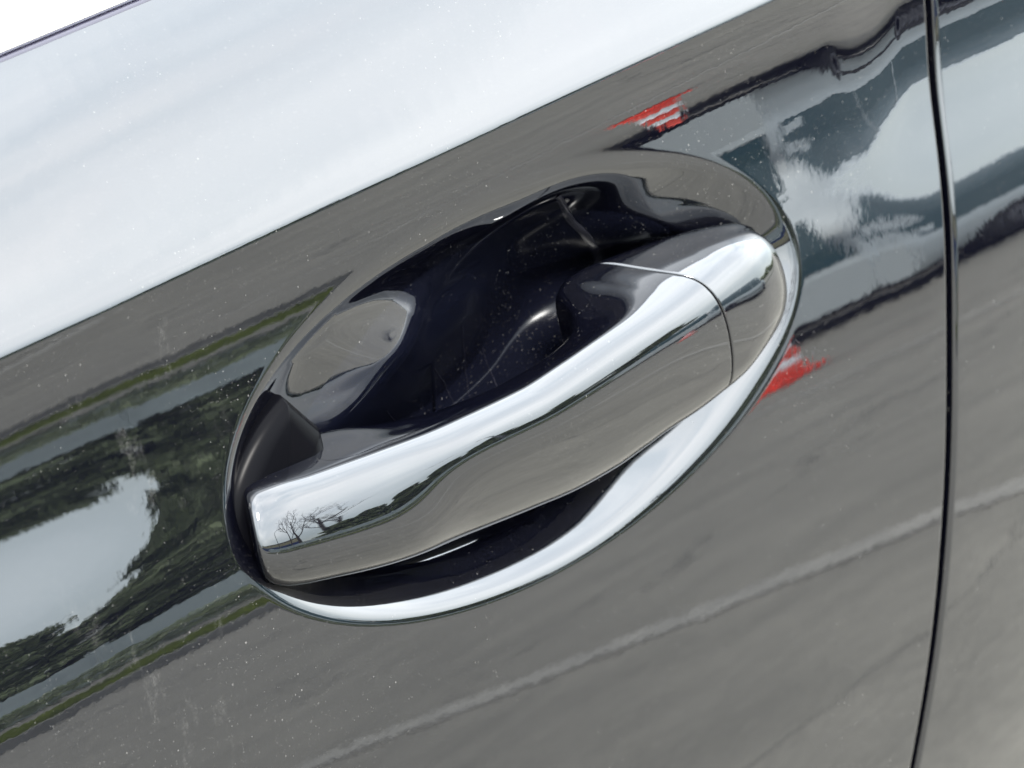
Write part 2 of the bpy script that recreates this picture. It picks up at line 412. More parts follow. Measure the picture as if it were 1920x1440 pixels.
# shoulder grid, from just under the body line up to the belt
def belt_v(u): return 0.1238+0.0795*(u+0.0)
nU = 320
sc_ = np.linspace(0, 1, nU)
rows = np.concatenate([np.linspace(-0.0012, 0.006, 22), 0.006+(np.linspace(0, 1, 60)[1:]**1.15)*1.0])
def shoulder_uv(si, rj):
    u = -0.24+si*0.4
    for _ in range(6):
        v = np.where(rj <= 0.006, v_crease(u)+rj, v_crease(u)+0.006+(rj-0.006)*(belt_v(u)-v_crease(u)-0.006))
        u = -0.24+si*(u_gap(np.minimum(v, 0.16))-GAPH-UE+0.24)
    return u, v
SI, RJ = np.meshgrid(sc_, rows, indexing='ij')
u2, v2 = shoulder_uv(SI, RJ)
V2 = world_at(u2, v2); N2 = normals_of(world_at, u2, v2, 5e-4, 5e-4)
Vs.append(V2.reshape(-1, 3)); Ns.append(N2.reshape(-1, 3)); Fs.append(grid_faces(nU, len(rows), base=nbase)); nbase += nU*len(rows)
# the door's rear edge, hemmed over into the gap
RO = 0.0019
def hem(sign):
    """distances from the gap face (c) and drops (d) across a hem; c grows away from the gap"""
    a = np.linspace(0, math.pi/2, 9)
    c = list(RO*(1-np.cos(a[::-1]))); d = list(RO*(1-np.sin(a[::-1])))
    c = [0]+[RO-RO*math.cos(x) for x in a]; d = [0.012]+[RO-RO*math.sin(x) for x in a]
    return np.array(c), np.array(d)
hc, hd = hem(1)
cs_ = np.concatenate([hc, np.linspace(RO, UE, 9)[1:]]); ds_ = np.concatenate([hd, np.zeros(8)])
vrow = np.concatenate([np.linspace(-0.225, 0.055, 260), np.linspace(0.055, 0.09, 120)[1:], np.linspace(0.09, 0.135, 40)[1:]])
def edge_curve(vr, c, side):
    v = vr+0*c; u = u_gap(v)+side*(GAPH+c); return u, v
def edge_mesh(side):
    VR, CC = np.meshgrid(vrow, cs_, indexing='ij'); DD = np.broadcast_to(ds_, VR.shape)
    u, v = edge_curve(VR, CC, side)
    if side < 0: pass
    Pn = normals_of(world_at, u, v, 3e-4, 5e-4)
    W = to_world(u, v, surf_h(u, v)-DD)
    # bend normals round the hem
    ang = np.clip((RO-CC)/RO, 0, 1); phi = np.arcsin(ang)
    Tn = -side*Uv
    nn = Pn*np.cos(phi)[..., None]+Tn*np.sin(phi)[..., None]
    return W, nn
We, Ne = edge_mesh(-1)
Vs.append(We.reshape(-1, 3)); Ns.append(Ne.reshape(-1, 3)); Fs.append(grid_faces(len(vrow), len(cs_), base=nbase))
door = mesh_np('front_door', np.concatenate(Vs), np.concatenate(Fs), M_paint, car, True, np.concatenate(Ns))
# recess insert below a fine step
def rin_at(t): return RIN-0.001
RR2 = np.linspace(0.0, RIN+0.012, 90)**1.0
TH2 = np.linspace(0, 2*np.pi, 540, endpoint=False)
TT, RR = np.meshgrid(TH2, RR2[1:], indexing='ij')
uc, vc_ = ell_pt(RR, TT)
def cup_at(u, v): return to_world(u, v, surf_h(u, v)-0.00035)
Vc = cup_at(uc, vc_); Nc = normals_of(cup_at, uc, vc_, 4e-4, 5e-4)
c0 = cup_at(np.array([EC[0]]), np.array([EC[1]]))
Fc = grid_faces(540, 89, True); nv = 540*89
tri = [(i*89, ((i+1) % 540)*89, nv) for i in range(540)]
recess = mesh_np('handle_recess', np.concatenate([Vc.reshape(-1, 3), c0]), Fc, M_cup, car, True, np.concatenate([Nc.reshape(-1, 3), [Nv]]), tri)
def sstep(a, b, x): t = np.clip((x-a)/(b-a), 0, 1); return t*t*(3-2*t)
zf = ((uc+0.0500)-1.9*(vc_-0.0040))/2.147
sat = (sstep(-0.0005, 0.0012, zf)*sstep(0.725, 0.66, RR)).ravel()
att = recess.data.attributes.new('floor_shade', 'FLOAT', 'POINT'); att.data.foreach_set('value', np.concatenate([sat, [1.0]]).astype(np.float32))
# seam across the recess: a shallow black groove strip following the dish
def strip_on(name, pts, width, mat, parent, off=0.00012, n=60, surf=surf_h, prof=((-1, 0), (-.6, .6), (0, 1), (.6, .6), (1, 0)), rise=0.0003):
    pts = np.array(pts); t = np.linspace(0, 1, len(pts)); tt = np.linspace(0, 1, n)
    u = np.interp(tt, t, pts[:, 0]); v = np.interp(tt, t, pts[:, 1])
    if len(pts) > 2:
        k = np.ones(9)/9; up_ = np.convolve(np.pad(u, 4, 'edge'), k, 'valid'); vp_ = np.convolve(np.pad(v, 4, 'edge'), k, 'valid'); u[3:-3] = up_[3:-3]; v[3:-3] = vp_[3:-3]
    du = np.gradient(u); dv = np.gradient(v); L = np.hypot(du, dv); nu, nv_ = -dv/L, du/L
    W = []
    for a, b in prof:
        uu_, vv_ = u+nu*a*width/2, v+nv_*a*width/2
        W.append(to_world(uu_, vv_, surf(uu_, vv_)+off+b*rise))
    W = np.stack(W, 1)
    return mesh_np(name, W.reshape(-1, 3), grid_faces(n, len(prof)), mat, parent, True)
SCRATCH = [[(0.0217, 0.0053), (0.0291, -0.006), (0.0322, -0.0146), (0.0292, -0.0206)], [(0.0124, -0.0046), (0.0228, -0.014), (0.0246, -0.0209)], [(-0.0109, -0.0086), (-0.0003, -0.0166), (0.0024, -0.0188)], [(0.0388, -0.0078), (0.0397, -0.016), (0.0373, -0.0188)]]
SEAMPTS = [(0.0361, 0.0403), (0.0492, 0.0321), (0.0576, 0.0234), (0.0658, 0.0156), (0.0782, 0.0075), (0.0818, 0.0007)]
seam = strip_on('recess_seam', SEAMPTS, 0.0012, simple('seam_lacquer', (0.007, 0.007, 0.009), 0.2, ior=1.4), recess, off=0.0001, rise=0.00045)
# fingernail scratches in the dish, each a hair-thin raised line
M_scr = simple('scratch', (0.007, 0.007, 0.010), 0.6, ior=1.1)
for q_, pp in enumerate(SCRATCH): strip_on('scratch', pp, 0.00013, M_scr, recess, off=0.00002, n=24, prof=((-1, 0), (0, 1), (1, 0)), rise=0.00006)
# rear side panel beyond the gap
cr_ = np.concatenate([cs_, np.linspace(UE, 0.11, 70)[1:]]); dr_ = np.concatenate([ds_, np.zeros(69)])
VR, CC = np.meshgrid(vrow, cr_, indexing='ij')
ur, vr_ = edge_curve(VR, CC, 1)
Wr = to_world(ur, vr_, surf_h(ur, vr_)-np.broadcast_to(dr_, VR.shape))
Nr = normals_of(world_at, ur, vr_, 5e-4, 5e-4); phi = np.arcsin(np.clip((RO-CC)/RO, 0, 1))[..., None]
Nr = Nr*np.cos(phi)-Uv*np.sin(phi)
rear = mesh_np('rear_door', Wr.reshape(-1, 3), grid_faces(len(vrow), len(cr_)), M_paint, car, True, Nr.reshape(-1, 3))
# dark channel behind the gap and a rubber lip in it
vg = np.linspace(-0.225, 0.135, 120)
Wg = []
for du_, dh in ((-0.006, -0.002), (-0.006, -0.0105), (0.006, -0.0105), (0.006, -0.002)):
    Wg.append(to_world(u_gap(vg)+du_, vg, surf_h(u_gap(vg)+du_, vg)+dh-0.004*(abs(dh) < 0.005)))
mesh_np('door_jamb', np.stack(Wg, 1).reshape(-1, 3), grid_faces(120, 4), M_gap, car, False)
lip = [to_world(u_gap(vg)+0.0009+0.0008*math.cos(a), vg, surf_h(u_gap(vg), vg)-0.0078+0.0008*math.sin(a)) for a in np.linspace(0, 2*math.pi, 9)]
mesh_np('door_seal', np.stack(lip, 1).reshape(-1, 3), grid_faces(120, 9), M_rubber, car, True)
# seal and bright trim along the belt
ub = np.linspace(-0.24, 0.20, 200)
def belt_extrude(name, prof, mat, smooth=True):
    W = []
    vb = belt_v(ub); hb = bil(H, ub, vb)
    t = R(50)-TILT0
    for a, b in prof:   # a up the slope of the belt, b out from it
        W.append(to_world(ub, vb+a*math.cos(t)+b*math.sin(t), hb-a*math.sin(t)+b*math.cos(t)))
    return mesh_np(name, np.stack(W, 1).reshape(-1, 3), grid_faces(200, len(prof)), mat, car, smooth)
belt_extrude('belt_seal', [(-0.0006, -0.004), (-0.0003, -0.0008), (0.0004, -0.0004), (0.0012, -0.0004), (0.0020, -0.0012), (0.0022, -0.004)], M_seal)
belt_extrude('belt_trim', [(0.0020, -0.004), (0.0021, -0.0002), (0.0024, 0.0005), (0.0030, 0.0009), (0.0045, 0.0012), (0.010, 0.0012), (0.018, 0.0006), (0.024, -0.0008), (0.0255, -0.004)], M_chrome)
belt_extrude('window_glass', [(0.0245, -0.006), (0.08, -0.016), (0.30, -0.07), (0.3003, -0.073), (0.08, -0.019), (0.0245, -0.009)], M_glassdark)
# inner door structure that closes the body behind the skins
inn = [(-0.24, -0.225, -0.05), (0.30, -0.225, -0.05), (0.30, 0.13, -0.08), (-0.24, 0.10, -0.08)]
W = [to_world(*p) for p in inn]; W2 = [to_world(p[0], p[1], p[2]-0.01) for p in inn]
mesh_np('inner_panel', np.array(W+W2), [(0, 1, 2, 3), (7, 6, 5, 4), (0, 4, 5, 1), (1, 5, 6, 2), (2, 6, 7, 3), (3, 7, 4, 0)], M_gap, car, False)

# ------------------------------------------------------------------ handle
# stations: u, bottom v, ridge v, facet-top v, front h, back h, facet-top h
ST = np.array([
 #  u       vb       vr      vt      hf      hb      ht
(-0.0938, -0.0135, 0.0010, 0.0010, 0.0035, -0.0050, -0.0040),
 (-0.0932, -0.0165, 0.0022, 0.0030, 0.0062, -0.0070, -0.0060),
 (-0.0918, -0.0190, 0.0030, 0.0042, 0.0076, -0.0080, -0.0070),
 (-0.0895, -0.0208, 0.0034, 0.0052, 0.0086, -0.0090, -0.0080),
 (-0.0850, -0.0228, 0.0034, 0.0066, 0.0100, -0.0110, -0.0100),
 (-0.0750, -0.0250, 0.0026, 0.0068, 0.0118, -0.0120, -0.0100),
 (-0.0660, -0.0266, 0.0022, 0.0064, 0.0128, -0.0105, -0.0090),
 (-0.0560, -0.0282, 0.0018, 0.0054, 0.0135, -0.0130, -0.0072),
 (-0.0400, -0.0300, 0.0014, 0.0024, 0.0140, -0.0120, -0.0010),
 (-0.0250, -0.0310, 0.0018, 0.0010, 0.0143,  -0.0080,  0.0020),
 (-0.0050, -0.0320, 0.0022, 0.0014, 0.0145,  -0.0040,  0.0020),
 ( 0.0120, -0.0328, 0.0042, 0.0028, 0.0146,  -0.0045,  0.0020),
 ( 0.0250, -0.0323, 0.0062, 0.0046, 0.0146, -0.0060,  0.0008),
 ( 0.0350, -0.0308, 0.0076, 0.0086, 0.0146, -0.0085, -0.0060),
 ( 0.0420, -0.0296, 0.0086, 0.0134, 0.0146, -0.0165, -0.0125),
 ( 0.0500, -0.0284, 0.0098, 0.0162, 0.0145, -0.0175, -0.0120),
 ( 0.0600, -0.0262, 0.0114, 0.0174, 0.0142, -0.0170, -0.0100),
 ( 0.0730, -0.0235, 0.0132, 0.0178, 0.0136, -0.0150, -0.0068),
 ( 0.0850, -0.0200, 0.0143, 0.0174, 0.0128, -0.0125, -0.0038),
 ( 0.0950, -0.0165, 0.0134, 0.0160, 0.0112, -0.0090, -0.0015),
 ( 0.1020, -0.0135, 0.0105, 0.0130, 0.0085, -0.0070, -0.0015),
 ( 0.1060, -0.0105, 0.0060, 0.0080, 0.0045, -0.0050, -0.0025),
 ( 0.1078, -0.0075, 0.0010, 0.0020, 0.0005, -0.0040, -0.0035)])
def station(u):
    u = np.asarray(u, float)
    return [pchip([np.array(x) for x in ST[:, 0]], [np.array(x) for x in ST[:, k]], u) for k in range(1, 7)]
def ctrl(u):
    vb, vr, vt, hf, hb, ht = station(u); W_ = vr-vb
    # towards its front end the face of the grip leans back, so it mirrors more sky
    f_ = 1/(1+np.exp((u+0.041)/0.0055))+0.92/(1+np.exp(-(u-0.066)/0.011))
    mixf = lambda a, b: a*(1-f_)+b*f_
    pts = [(vb+0.0025, hb), (vb-0.0012, hb+0.35*(hf-hb)), (vb-0.0008, hf-mixf(0.0075, 0.0042)), (vb+0.13*W_, hf-mixf(0.0042, 0.0004)), (vb+0.42*W_, hf-mixf(0.0012, -0.0006)), (vb+0.72*W_, hf+mixf(0.0009, -0.0010)),
           (vb+0.93*W_, hf-mixf(0.0016, 0.0034)), (vr+0.0004, np.maximum(hf-0.0066, ht+0.001)), (vr+0.50*(vt-vr), 0.52*np.maximum(hf-0.0080, ht)+0.48*ht), (vt+0.0006, ht), (vt-0.0005, np.minimum(ht-0.002, hb+0.003)), (vt-0.004, hb), ((vb+vt)/2, hb)]
    return np.stack([np.stack(np.broadcast_arrays(a, b), -1) for a, b in pts], -2)   # (..., 13, 2)
def section(u, t):
    """closed cubic B-spline; u (N,), t (M,) in [0,1) -> v, h (N, M)"""
    C_ = ctrl(u); n = C_.shape[-2]; x = t*n; i = np.floor(x).astype(int); f_ = x-i
    w = [(1-f_)**3/6, (3*f_**3-6*f_**2+4)/6, (-3*f_**3+3*f_**2+3*f_+1)/6, f_**3/6]
    out = sum(w[k][None, :, None]*C_[:, (i+k-1) % n, :] for k in range(4))
    return out[..., 0], out[..., 1]
TS = np.linspace(0, 1, 180, endpoint=False)
SEAM_U = 0.0608
def slant(u, v, h):
    k = np.exp(-((u-SEAM_U)/0.024)**2); kl = np.exp(-((u+0.0938)/0.012)**2)
    return k*(0.62*(h-0.0)-0.25*(v-0.004)-0.0014)-kl*0.62*(h-0.0005)
def loft_part(name, us, inset=None, cap0=False, cap1=False, mat=M_handle, parent=None):
    us = np.asarray(us)
    v, h = section(us, TS)
    U_ = us[:, None]+slant(us[:, None], v, h)
    if inset is not None:      # rounded-off end rings drawn in towards the section's middle
        cv, ch = v.mean(1, keepdims=True), h.mean(1, keepdims=True)
        rad = np.hypot(v-cv, h-ch); k = 1-inset[:, None]/np.maximum(rad, 1e-4)
        v = cv+(v-cv)*k; h = ch+(h-ch)*k
    # the handle rides on the side's own gentle curve
    base = 0.0*v
    W = to_world(U_, v, h+base)
    V_ = W.reshape(-1, 3); F_ = grid_faces(len(us), len(TS)); M_ = len(TS)
    k = np.arange(len(us)-1)*M_
    Fw = np.stack([k+M_-1, k+2*M_-1, k+M_, k], 1)
    F_ = np.concatenate([F_, Fw]); tris = []
    for flag, r_ in ((cap0, 0), (cap1, len(us)-1)):
        if flag:
            V_ = np.concatenate([V_, V_[r_*M_:(r_+1)*M_].mean(0, keepdims=True)]); c_ = len(V_)-1
            tris += [(r_*M_+j, r_*M_+(j+1) % M_, c_) for j in range(M_)]
    o = mesh_np(name, V_, F_, mat, parent, True, None, tris if tris else None)
    bmx = bmesh.new(); bmx.from_mesh(o.data); bmesh.ops.recalc_face_normals(bmx, faces=bmx.faces); bmx.to_mesh(o.data); bmx.free()
    return o
def cos_space(a, b, n): return a+(b-a)*(np.linspace(0, 1, n))
hroot = bpy.data.objects.new('door_handle', None); col.objects.link(hroot); hroot.parent = car
e_ = 0.00045; a_ = np.linspace(0, math.pi/2, 6)
us = np.concatenate([-0.0938+0.0033*np.linspace(0, 1, 30)**1.5, np.linspace(-0.0905, SEAM_U-0.00025-e_, 260)[1:], SEAM_U-0.00025-e_+e_*np.sin(a_[1:]), [SEAM_U-0.00025]*2])
ins = np.concatenate([np.zeros(30+259), e_*(1-np.cos(a_[1:])), [0.0025, 0.006]])
loft_part('pull_grip', us, ins, cap0=True, cap1=True, parent=hroot)
us = np.concatenate([[SEAM_U+0.00025]*2, SEAM_U+0.00025+e_*(1-np.sin(a_[:0:-1])), np.linspace(SEAM_U+0.00025+e_, 0.1000, 90), 0.1000+0.0078*(1-(1-np.linspace(0, 1, 30)[1:])**1.7)])
ins = np.concatenate([[0.006, 0.0025], e_*(1-np.cos(a_[:0:-1])), np.zeros(90+29)])
loft_part('lock_cap', us, ins, cap0=True, cap1=True, parent=hroot)
# rubber gasket between handle and recess; its black also paints in the shade there
def pad(name, outline, h0, h1, parent, mat=M_rubber):
    """solid pad with a rolled upper edge; outline in (u, v)"""
    o_ = np.array(outline); n = len(o_); tt = np.linspace(0, n, 160, endpoint=False); i = tt.astype(int); f_ = tt-i
    w = [(1-f_)**3/6, (3*f_**3-6*f_**2+4)/6, (-3*f_**3+3*f_**2+3*f_+1)/6, f_**3/6]
    c = sum(w[k][:, None]*o_[(i+k-1) % n] for k in range(4)); m_ = c.mean(0)
    rings = []
    for inset, hh in ((0, h0), (0, h1-0.0045), (0.0006, h1-0.0030), (0.0022, h1-0.0012), (0.0065, h1)):
        d = m_-c; L = np.linalg.norm(d, axis=1, keepdims=True); p = c+d/L*inset
        rings.append(to_world(p[:, 0], p[:, 1], np.full(len(p), hh)))
    V_ = np.stack(rings, 1).reshape(-1, 3)
    V_ = np.concatenate([V_, to_world(m_[0], m_[1], h1)[None]])
    return mesh_np(name, V_, grid_faces(160, 5, True), mat, parent, True, None, [(j*5+4, ((j+1) % 160)*5+4, len(V_)-1) for j in range(160)])
pad('gasket_and_shade', [(-0.0730, 0.0213), (-0.0730, 0.0213), (-0.0685, 0.0159), (-0.0631, 0.0093), (-0.0631, 0.0093), (-0.0620, -0.0048), (-0.0668, -0.0260), (-0.0747, -0.0285), (-0.0881, -0.0245), (-0.0963, -0.0193), (-0.0989, -0.0110), (-0.0974, -0.0004), (-0.0929, 0.0070), (-0.0835, 0.0162)], -0.022, -0.0005, hroot)

# ------------------------------------------------------------------ the place the paint mirrors
#ENV
def asphalt_material():
    m, n, l, b = new_mat('asphalt')
    P(b, 'Roughness').default_value = 0.85
    c = n.new('ShaderNodeTexCoord')
    def nz_(scale, det, rough=0.55, vec=None):
        t = n.new('ShaderNodeTexNoise'); t.inputs['Scale'].default_value = scale; t.inputs['Detail'].default_value = det; t.inputs['Roughness'].default_value = rough
        l.new(vec or c.outputs['Object'], t.inputs['Vector']); return t
    big = nz_(3.2, 7, 0.66); fine = nz_(45, 6, 0.7)
    r1 = n.new('ShaderNodeValToRGB'); r1.color_ramp.elements[0].position = 0.3; r1.color_ramp.elements[1].position = 0.72
    r1.color_ramp.elements[0].color = (0.092, 0.086, 0.071, 1); r1.color_ramp.elements[1].color = (0.142, 0.132, 0.110, 1)
    l.new(big.outputs['Fac'], r1.inputs['Fac'])
    r2 = n.new('ShaderNodeValToRGB'); r2.color_ramp.elements[0].position = 0.3; r2.color_ramp.elements[1].position = 0.7
    r2.color_ramp.elements[0].color = (0.78, 0.78, 0.78, 1); r2.color_ramp.elements[1].color = (1.15, 1.15, 1.15, 1)
    l.new(fine.outputs['Fac'], r2.inputs['Fac'])
    x = n.new('ShaderNodeMix'); x.data_type = 'RGBA'; x.blend_type = 'MULTIPLY'; x.inputs[0].default_value = 1
    l.new(r1.outputs['Color'], x.inputs[6]); l.new(r2.outputs['Color'], x.inputs[7])
    # cracks
    wv = n.new('ShaderNodeMapping'); wv.inputs['Rotation'].default_value = (0, 0, R(38)); wv.inputs['Scale'].default_value = (0.18, 0.75, 1)
    add = n.new('ShaderNodeVectorMath'); add.operation = 'ADD'; w2 = nz_(1.6, 3); sc2 = n.new('ShaderNodeVectorMath'); sc2.operation = 'SCALE'; sc2.inputs['Scale'].default_value = 0.9
    l.new(w2.outputs['Color'], sc2.inputs[0]); l.new(c.outputs['Object'], add.inputs[0]); l.new(sc2.outputs[0], add.inputs[1]); l.new(add.outputs[0], wv.inputs['Vector'])
    vo = n.new('ShaderNodeTexVoronoi'); vo.feature = 'DISTANCE_TO_EDGE'; vo.inputs['Scale'].default_value = 1.0; l.new(wv.outputs['Vector'], vo.inputs['Vector'])
    cr = n.new('ShaderNodeValToRGB'); cr.color_ramp.elements[0].position = 0.0; cr.color_ramp.elements[1].position = 0.006
    cr.color_ramp.elements[0].color = (0.42, 0.42, 0.40, 1); cr.color_ramp.elements[1].color = (1, 1, 1, 1)
    l.new(vo.outputs['Distance'], cr.inputs['Fac'])
    y = n.new('ShaderNodeMix'); y.data_type = 'RGBA'; y.blend_type = 'MULTIPLY'; y.inputs[0].default_value = 1
    l.new(x.outputs[2], y.inputs[6]); l.new(cr.outputs['Color'], y.inputs[7]); l.new(y.outputs[2], P(b, 'Base Color'))
    return m
M_asph = asphalt_material()
me = bpy.data.meshes.new('ground'); me.from_pydata([(-400, -600, 0), (400, -600, 0), (400, 60, 0), (-400, 60, 0)], [], [(0, 1, 2, 3)])
me.materials.append(M_asph); ground = bpy.data.objects.new('ground', me); col.objects.link(ground); ground['kind'] = 'structure'
def sheet(name, pts, z, mat, kind='structure'):
    me = bpy.data.meshes.new(name); me.from_pydata([(x, y, z) for x, y in pts], [], [tuple(range(len(pts)))]); me.materials.append(mat)
    o = bpy.data.objects.new(name, me); col.objects.link(o); o['kind'] = kind; return o
M_line = simple('road_paint', (0.158, 0.150, 0.132), 0.8, vary=0.28, scale=18)
# the bay line beside the car, its edges worn
xs = np.linspace(-6.0, -0.3, 120)
jit = lambda k: 0.006*np.sin(k*7.3)+0.003*np.sin(k*23.1+1)
sheet('parking_line', [(1.965+jit(y)*0.3, y) for y in xs]+[(2.045+jit(y+3)*0.3, y) for y in xs[::-1]], 0.004, M_line)

M_grass = simple('grass', (0.125, 0.15, 0.02), 0.9, vary=0.45, scale=3)
M_leaf = simple('conifer_leaf', (0.15, 0.175, 0.085), 0.7, vary=0.4, scale=6)
M_bark = simple('bark', (0.06, 0.05, 0.04), 0.9, vary=0.3, scale=10)
M_conc = simple('concrete_panel', (0.33, 0.37, 0.37), 0.85, vary=0.15, scale=2)
M_kerb = simple('kerb_stone', (0.16, 0.155, 0.14), 0.85, vary=0.2, scale=4)
M_silver = simple('silver_car_paint', (0.38, 0.41, 0.42), 0.55, 0.2)
M_glass = simple('teal_window_glass', (0.035, 0.07, 0.08), 0.08, ior=1.5)
M_tyre = simple('tyre_rubber', (0.012, 0.012, 0.013), 0.8)
M_rim = simple('alloy_rim', (0.10, 0.10, 0.11), 0.5, 0.5)
M_dark = simple('dark_trim', (0.015, 0.015, 0.017), 0.6)
M_red = simple('cone_red', (0.72, 0.06, 0.03), 0.55)
M_white = simple('cone_white', (0.82, 0.78, 0.80), 0.5)
M_blue = simple('blue_cladding', (0.022, 0.045, 0.16), 0.55, vary=0.1, scale=1)
M_beige = simple('beige_render', (0.34, 0.31, 0.20), 0.85, vary=0.1, scale=1)
M_lamp = simple('galvanised_steel', (0.16, 0.165, 0.17), 0.5, 0.4)
M_tail = simple('tail_lamp_red', (0.25, 0.01, 0.012), 0.25)

# a second bay line further off and the kerb and verge that close the lot
sheet('parking_line', [(4.45, -6.2), (4.53, -6.2), (4.53, -1.2), (4.45, -1.2)], 0.004, M_line)
k = MB().box((8, -8.28, 0.05), (76, 0.14, 0.14), bevel=0.01).build('kerb', M_kerb); k['kind'] = 'structure'
sheet('verge_soil', [(-30, -8.35), (-30, -9.7), (46, -9.7), (46, -8.35)], 0.10, simple('soil', (0.05, 0.055, 0.015), 0.95), 'structure')
# grass: blades as real geometry
nb = 42000
gx = rng.uniform(-2, 16, nb); gy = rng.uniform(-9.7, -8.36, nb); ga = rng.uniform(0, 6.28, nb); gh = rng.uniform(0.05, 0.12, nb); gl = rng.uniform(-0.04, 0.04, (nb, 2))
c_, s_ = np.cos(ga)*0.012, np.sin(ga)*0.012
Vg = np.stack([np.stack([gx-c_, gy-s_, np.full(nb, 0.1)], 1), np.stack([gx+c_, gy+s_, np.full(nb, 0.1)], 1), np.stack([gx+gl[:, 0], gy+gl[:, 1], 0.1+gh], 1)], 1).reshape(-1, 3)
go = mesh_np('grass', Vg, np.zeros((0, 4)), M_grass, None, False, None, np.arange(nb*3).reshape(-1, 3)); go['kind'] = 'stuff'
# footpath behind the verge
sheet('path', [(-30, -9.75), (-30, -11.6), (46, -11.6), (46, -9.75)], 0.06, simple('path_concrete', (0.15, 0.145, 0.13), 0.9, vary=0.15, scale=1.5), 'structure')

def leaf_cloud(n, fn, size, seed):
    r = np.random.default_rng(seed); c = fn(r, n)
    a = r.normal(size=(n, 3)); a /= np.linalg.norm(a, axis=1, keepdims=True); b = np.cross(a, r.normal(size=(n, 3))); b /= np.linalg.norm(b, axis=1, keepdims=True)
    s = r.uniform(0.5, 1.0, (n, 1))*size
    V = np.stack([c-a*s, c+b*s*0.5, c+a*s, c-b*s*0.5], 1).reshape(-1, 3); return V, np.arange(n*4).reshape(-1, 4)
# clipped dark hedge in front of the wall
def hedge_fn(x0, x1):
    def f(r, n): return np.stack([r.uniform(x0, x1, n), -12.1+0.28*r.normal(size=n)*0.8, 0.1+0.42*r.random(n)**0.7+0.05*np.sin(r.uniform(x0, x1, n))], 1)
    return f
V_, F_ = leaf_cloud(16000, hedge_fn(1.0, 16.0), 0.05, 5)
hd_ = mesh_np('hedge', V_, F_, M_leaf, None, False); hd_['label'] = 'low clipped dark hedge along the footpath in front of the wall'; hd_['category'] = 'hedge'
# concrete panel wall
wl_ = thing('boundary_wall', 'pale concrete panel wall behind the low hedge', 'wall', (0, -14.6, 0))
pm = None
for i in range(8):
    if pm is None: pm = MB().box((0, 0, 0.55), (2.36, 0.09, 1.1), bevel=0.012).build('panel', M_conc, wl_); o = pm
    else: o = pm.copy(); col.objects.link(o)
    o.location = (0.5+2.45*i, 0, 0)
for i in range(9):
    if i == 0: po = MB().box((0, 0, 0.6), (0.12, 0.16, 1.22), bevel=0.012).build('post', M_conc, wl_); o = po
    else: o = po.copy(); col.objects.link(o)
    o.location = (-0.725+2.45*i, 0, 0)
# evergreen trees behind the wall
def conifer_proto(seed, hgt, rad):
    def f(r, n):
        z = r.random(n)**0.8; rr_ = rad*(1-z)**0.48*(0.35+0.65*np.sqrt(r.random(n)))*(0.85+0.2*np.sin(z*23)); a = r.uniform(0, 6.283, n); rr_ = rr_*(1+0.18*np.sin(a*5+z*9))
        return np.stack([rr_*np.cos(a), rr_*np.sin(a), 0.25+z*hgt*0.98], 1)
    return leaf_cloud(7500, f, 0.18, seed)
protos = []
for q_, (hh, rd) in enumerate([(4.6, 1.7), (5.2, 1.9), (4.0, 1.8)]):
    V_, F_ = conifer_proto(30+q_, hh, rd)
    t = thing('evergreen_tree', '', 'tree', group='dark evergreen trees behind the wall')
    mesh_np('crown', V_, F_, M_leaf, t, False)
    MB().tube([(0, 0, 0), (0.03, 0, hh*0.5), (0, 0.02, hh*0.92)], [0.13, 0.08, 0.02]).build('trunk', M_bark, t)
    protos.append(t)
tl = [(9.3, -19.2), (11.4, -20.4), (13.4, -19.3), (15.4, -20.2), (17.6, -19.0)]
names_ = ['first', 'second', 'third', 'fourth', 'fifth', 'sixth', 'seventh', 'eighth', 'ninth', 'tenth']
for i, (x, y) in enumerate(tl):
    t = protos[i] if i < 3 else copy_tree(protos[i % 3])
    t.location = (x, y, 0); t.rotation_euler = (0, 0, i*1.7); s_ = 0.86+0.07*((i*5) % 4)*0.6; t.scale = (s_*1.2, s_*1.2, s_*(1.22 if i >= 2 else 0.90))
    t['label'] = 'dark evergreen tree, %s from the left in the row behind the wall' % names_[i]
# bare deciduous trees
def branch(mb, p, d, L, r, depth, rnd):
    pts = [p]; q = Vector(p); dd = Vector(d)
    for k in range(4):
        dd = (dd+Vector((rnd.uniform(-.16, .16), rnd.uniform(-.16, .16), rnd.uniform(-.03, .12)))).normalized(); q = q+dd*L/4; pts.append(tuple(q))
    mb.tube(pts, [r*(1-0.5*k/4) for k in range(5)], 5 if depth < 2 else 3)
    if depth >= 4: return
    for k in range(3 if depth else 4):
        a = rnd.uniform(0, 6.28); t = rnd.uniform(0.45, 1.0); base = Vector(pts[min(4, int(t*4))])
        nd = (dd+Vector((math.cos(a), math.sin(a), 0.25))*rnd.uniform(.45, .8)).normalized()
        branch(mb, tuple(base), nd, L*rnd.uniform(.55, .75), r*.5, depth+1, rnd)
for i, (x, y, hgt) in enumerate([(5.6, -20, 8.2), (7.4, -21.5, 9.6), (8.6, -19.6, 6.8)]):
    rnd = random.Random(50+i); t = thing('bare_tree', 'leafless tree %s' % ['beside the blue building', 'tallest of the three bare trees', 'nearest the row of evergreens'][i], 'tree', (x, y, 0), group='bare trees by the building')
    tr = MB().tube([(0, 0, 0), (0.05, 0, hgt*.25), (0, 0.06, hgt*.45)], [0.2, 0.17, 0.14]).build('trunk', M_bark, t)
    mb = MB(); branch(mb, (0, 0.06, hgt*.45), (0, 0, 1), hgt*.55, 0.13, 0, rnd); branch(mb, (0.02, 0.03, hgt*.35), (0.5, 0.1, 1), hgt*.45, 0.09, 1, rnd)
    mb.build('crown', M_bark, t)
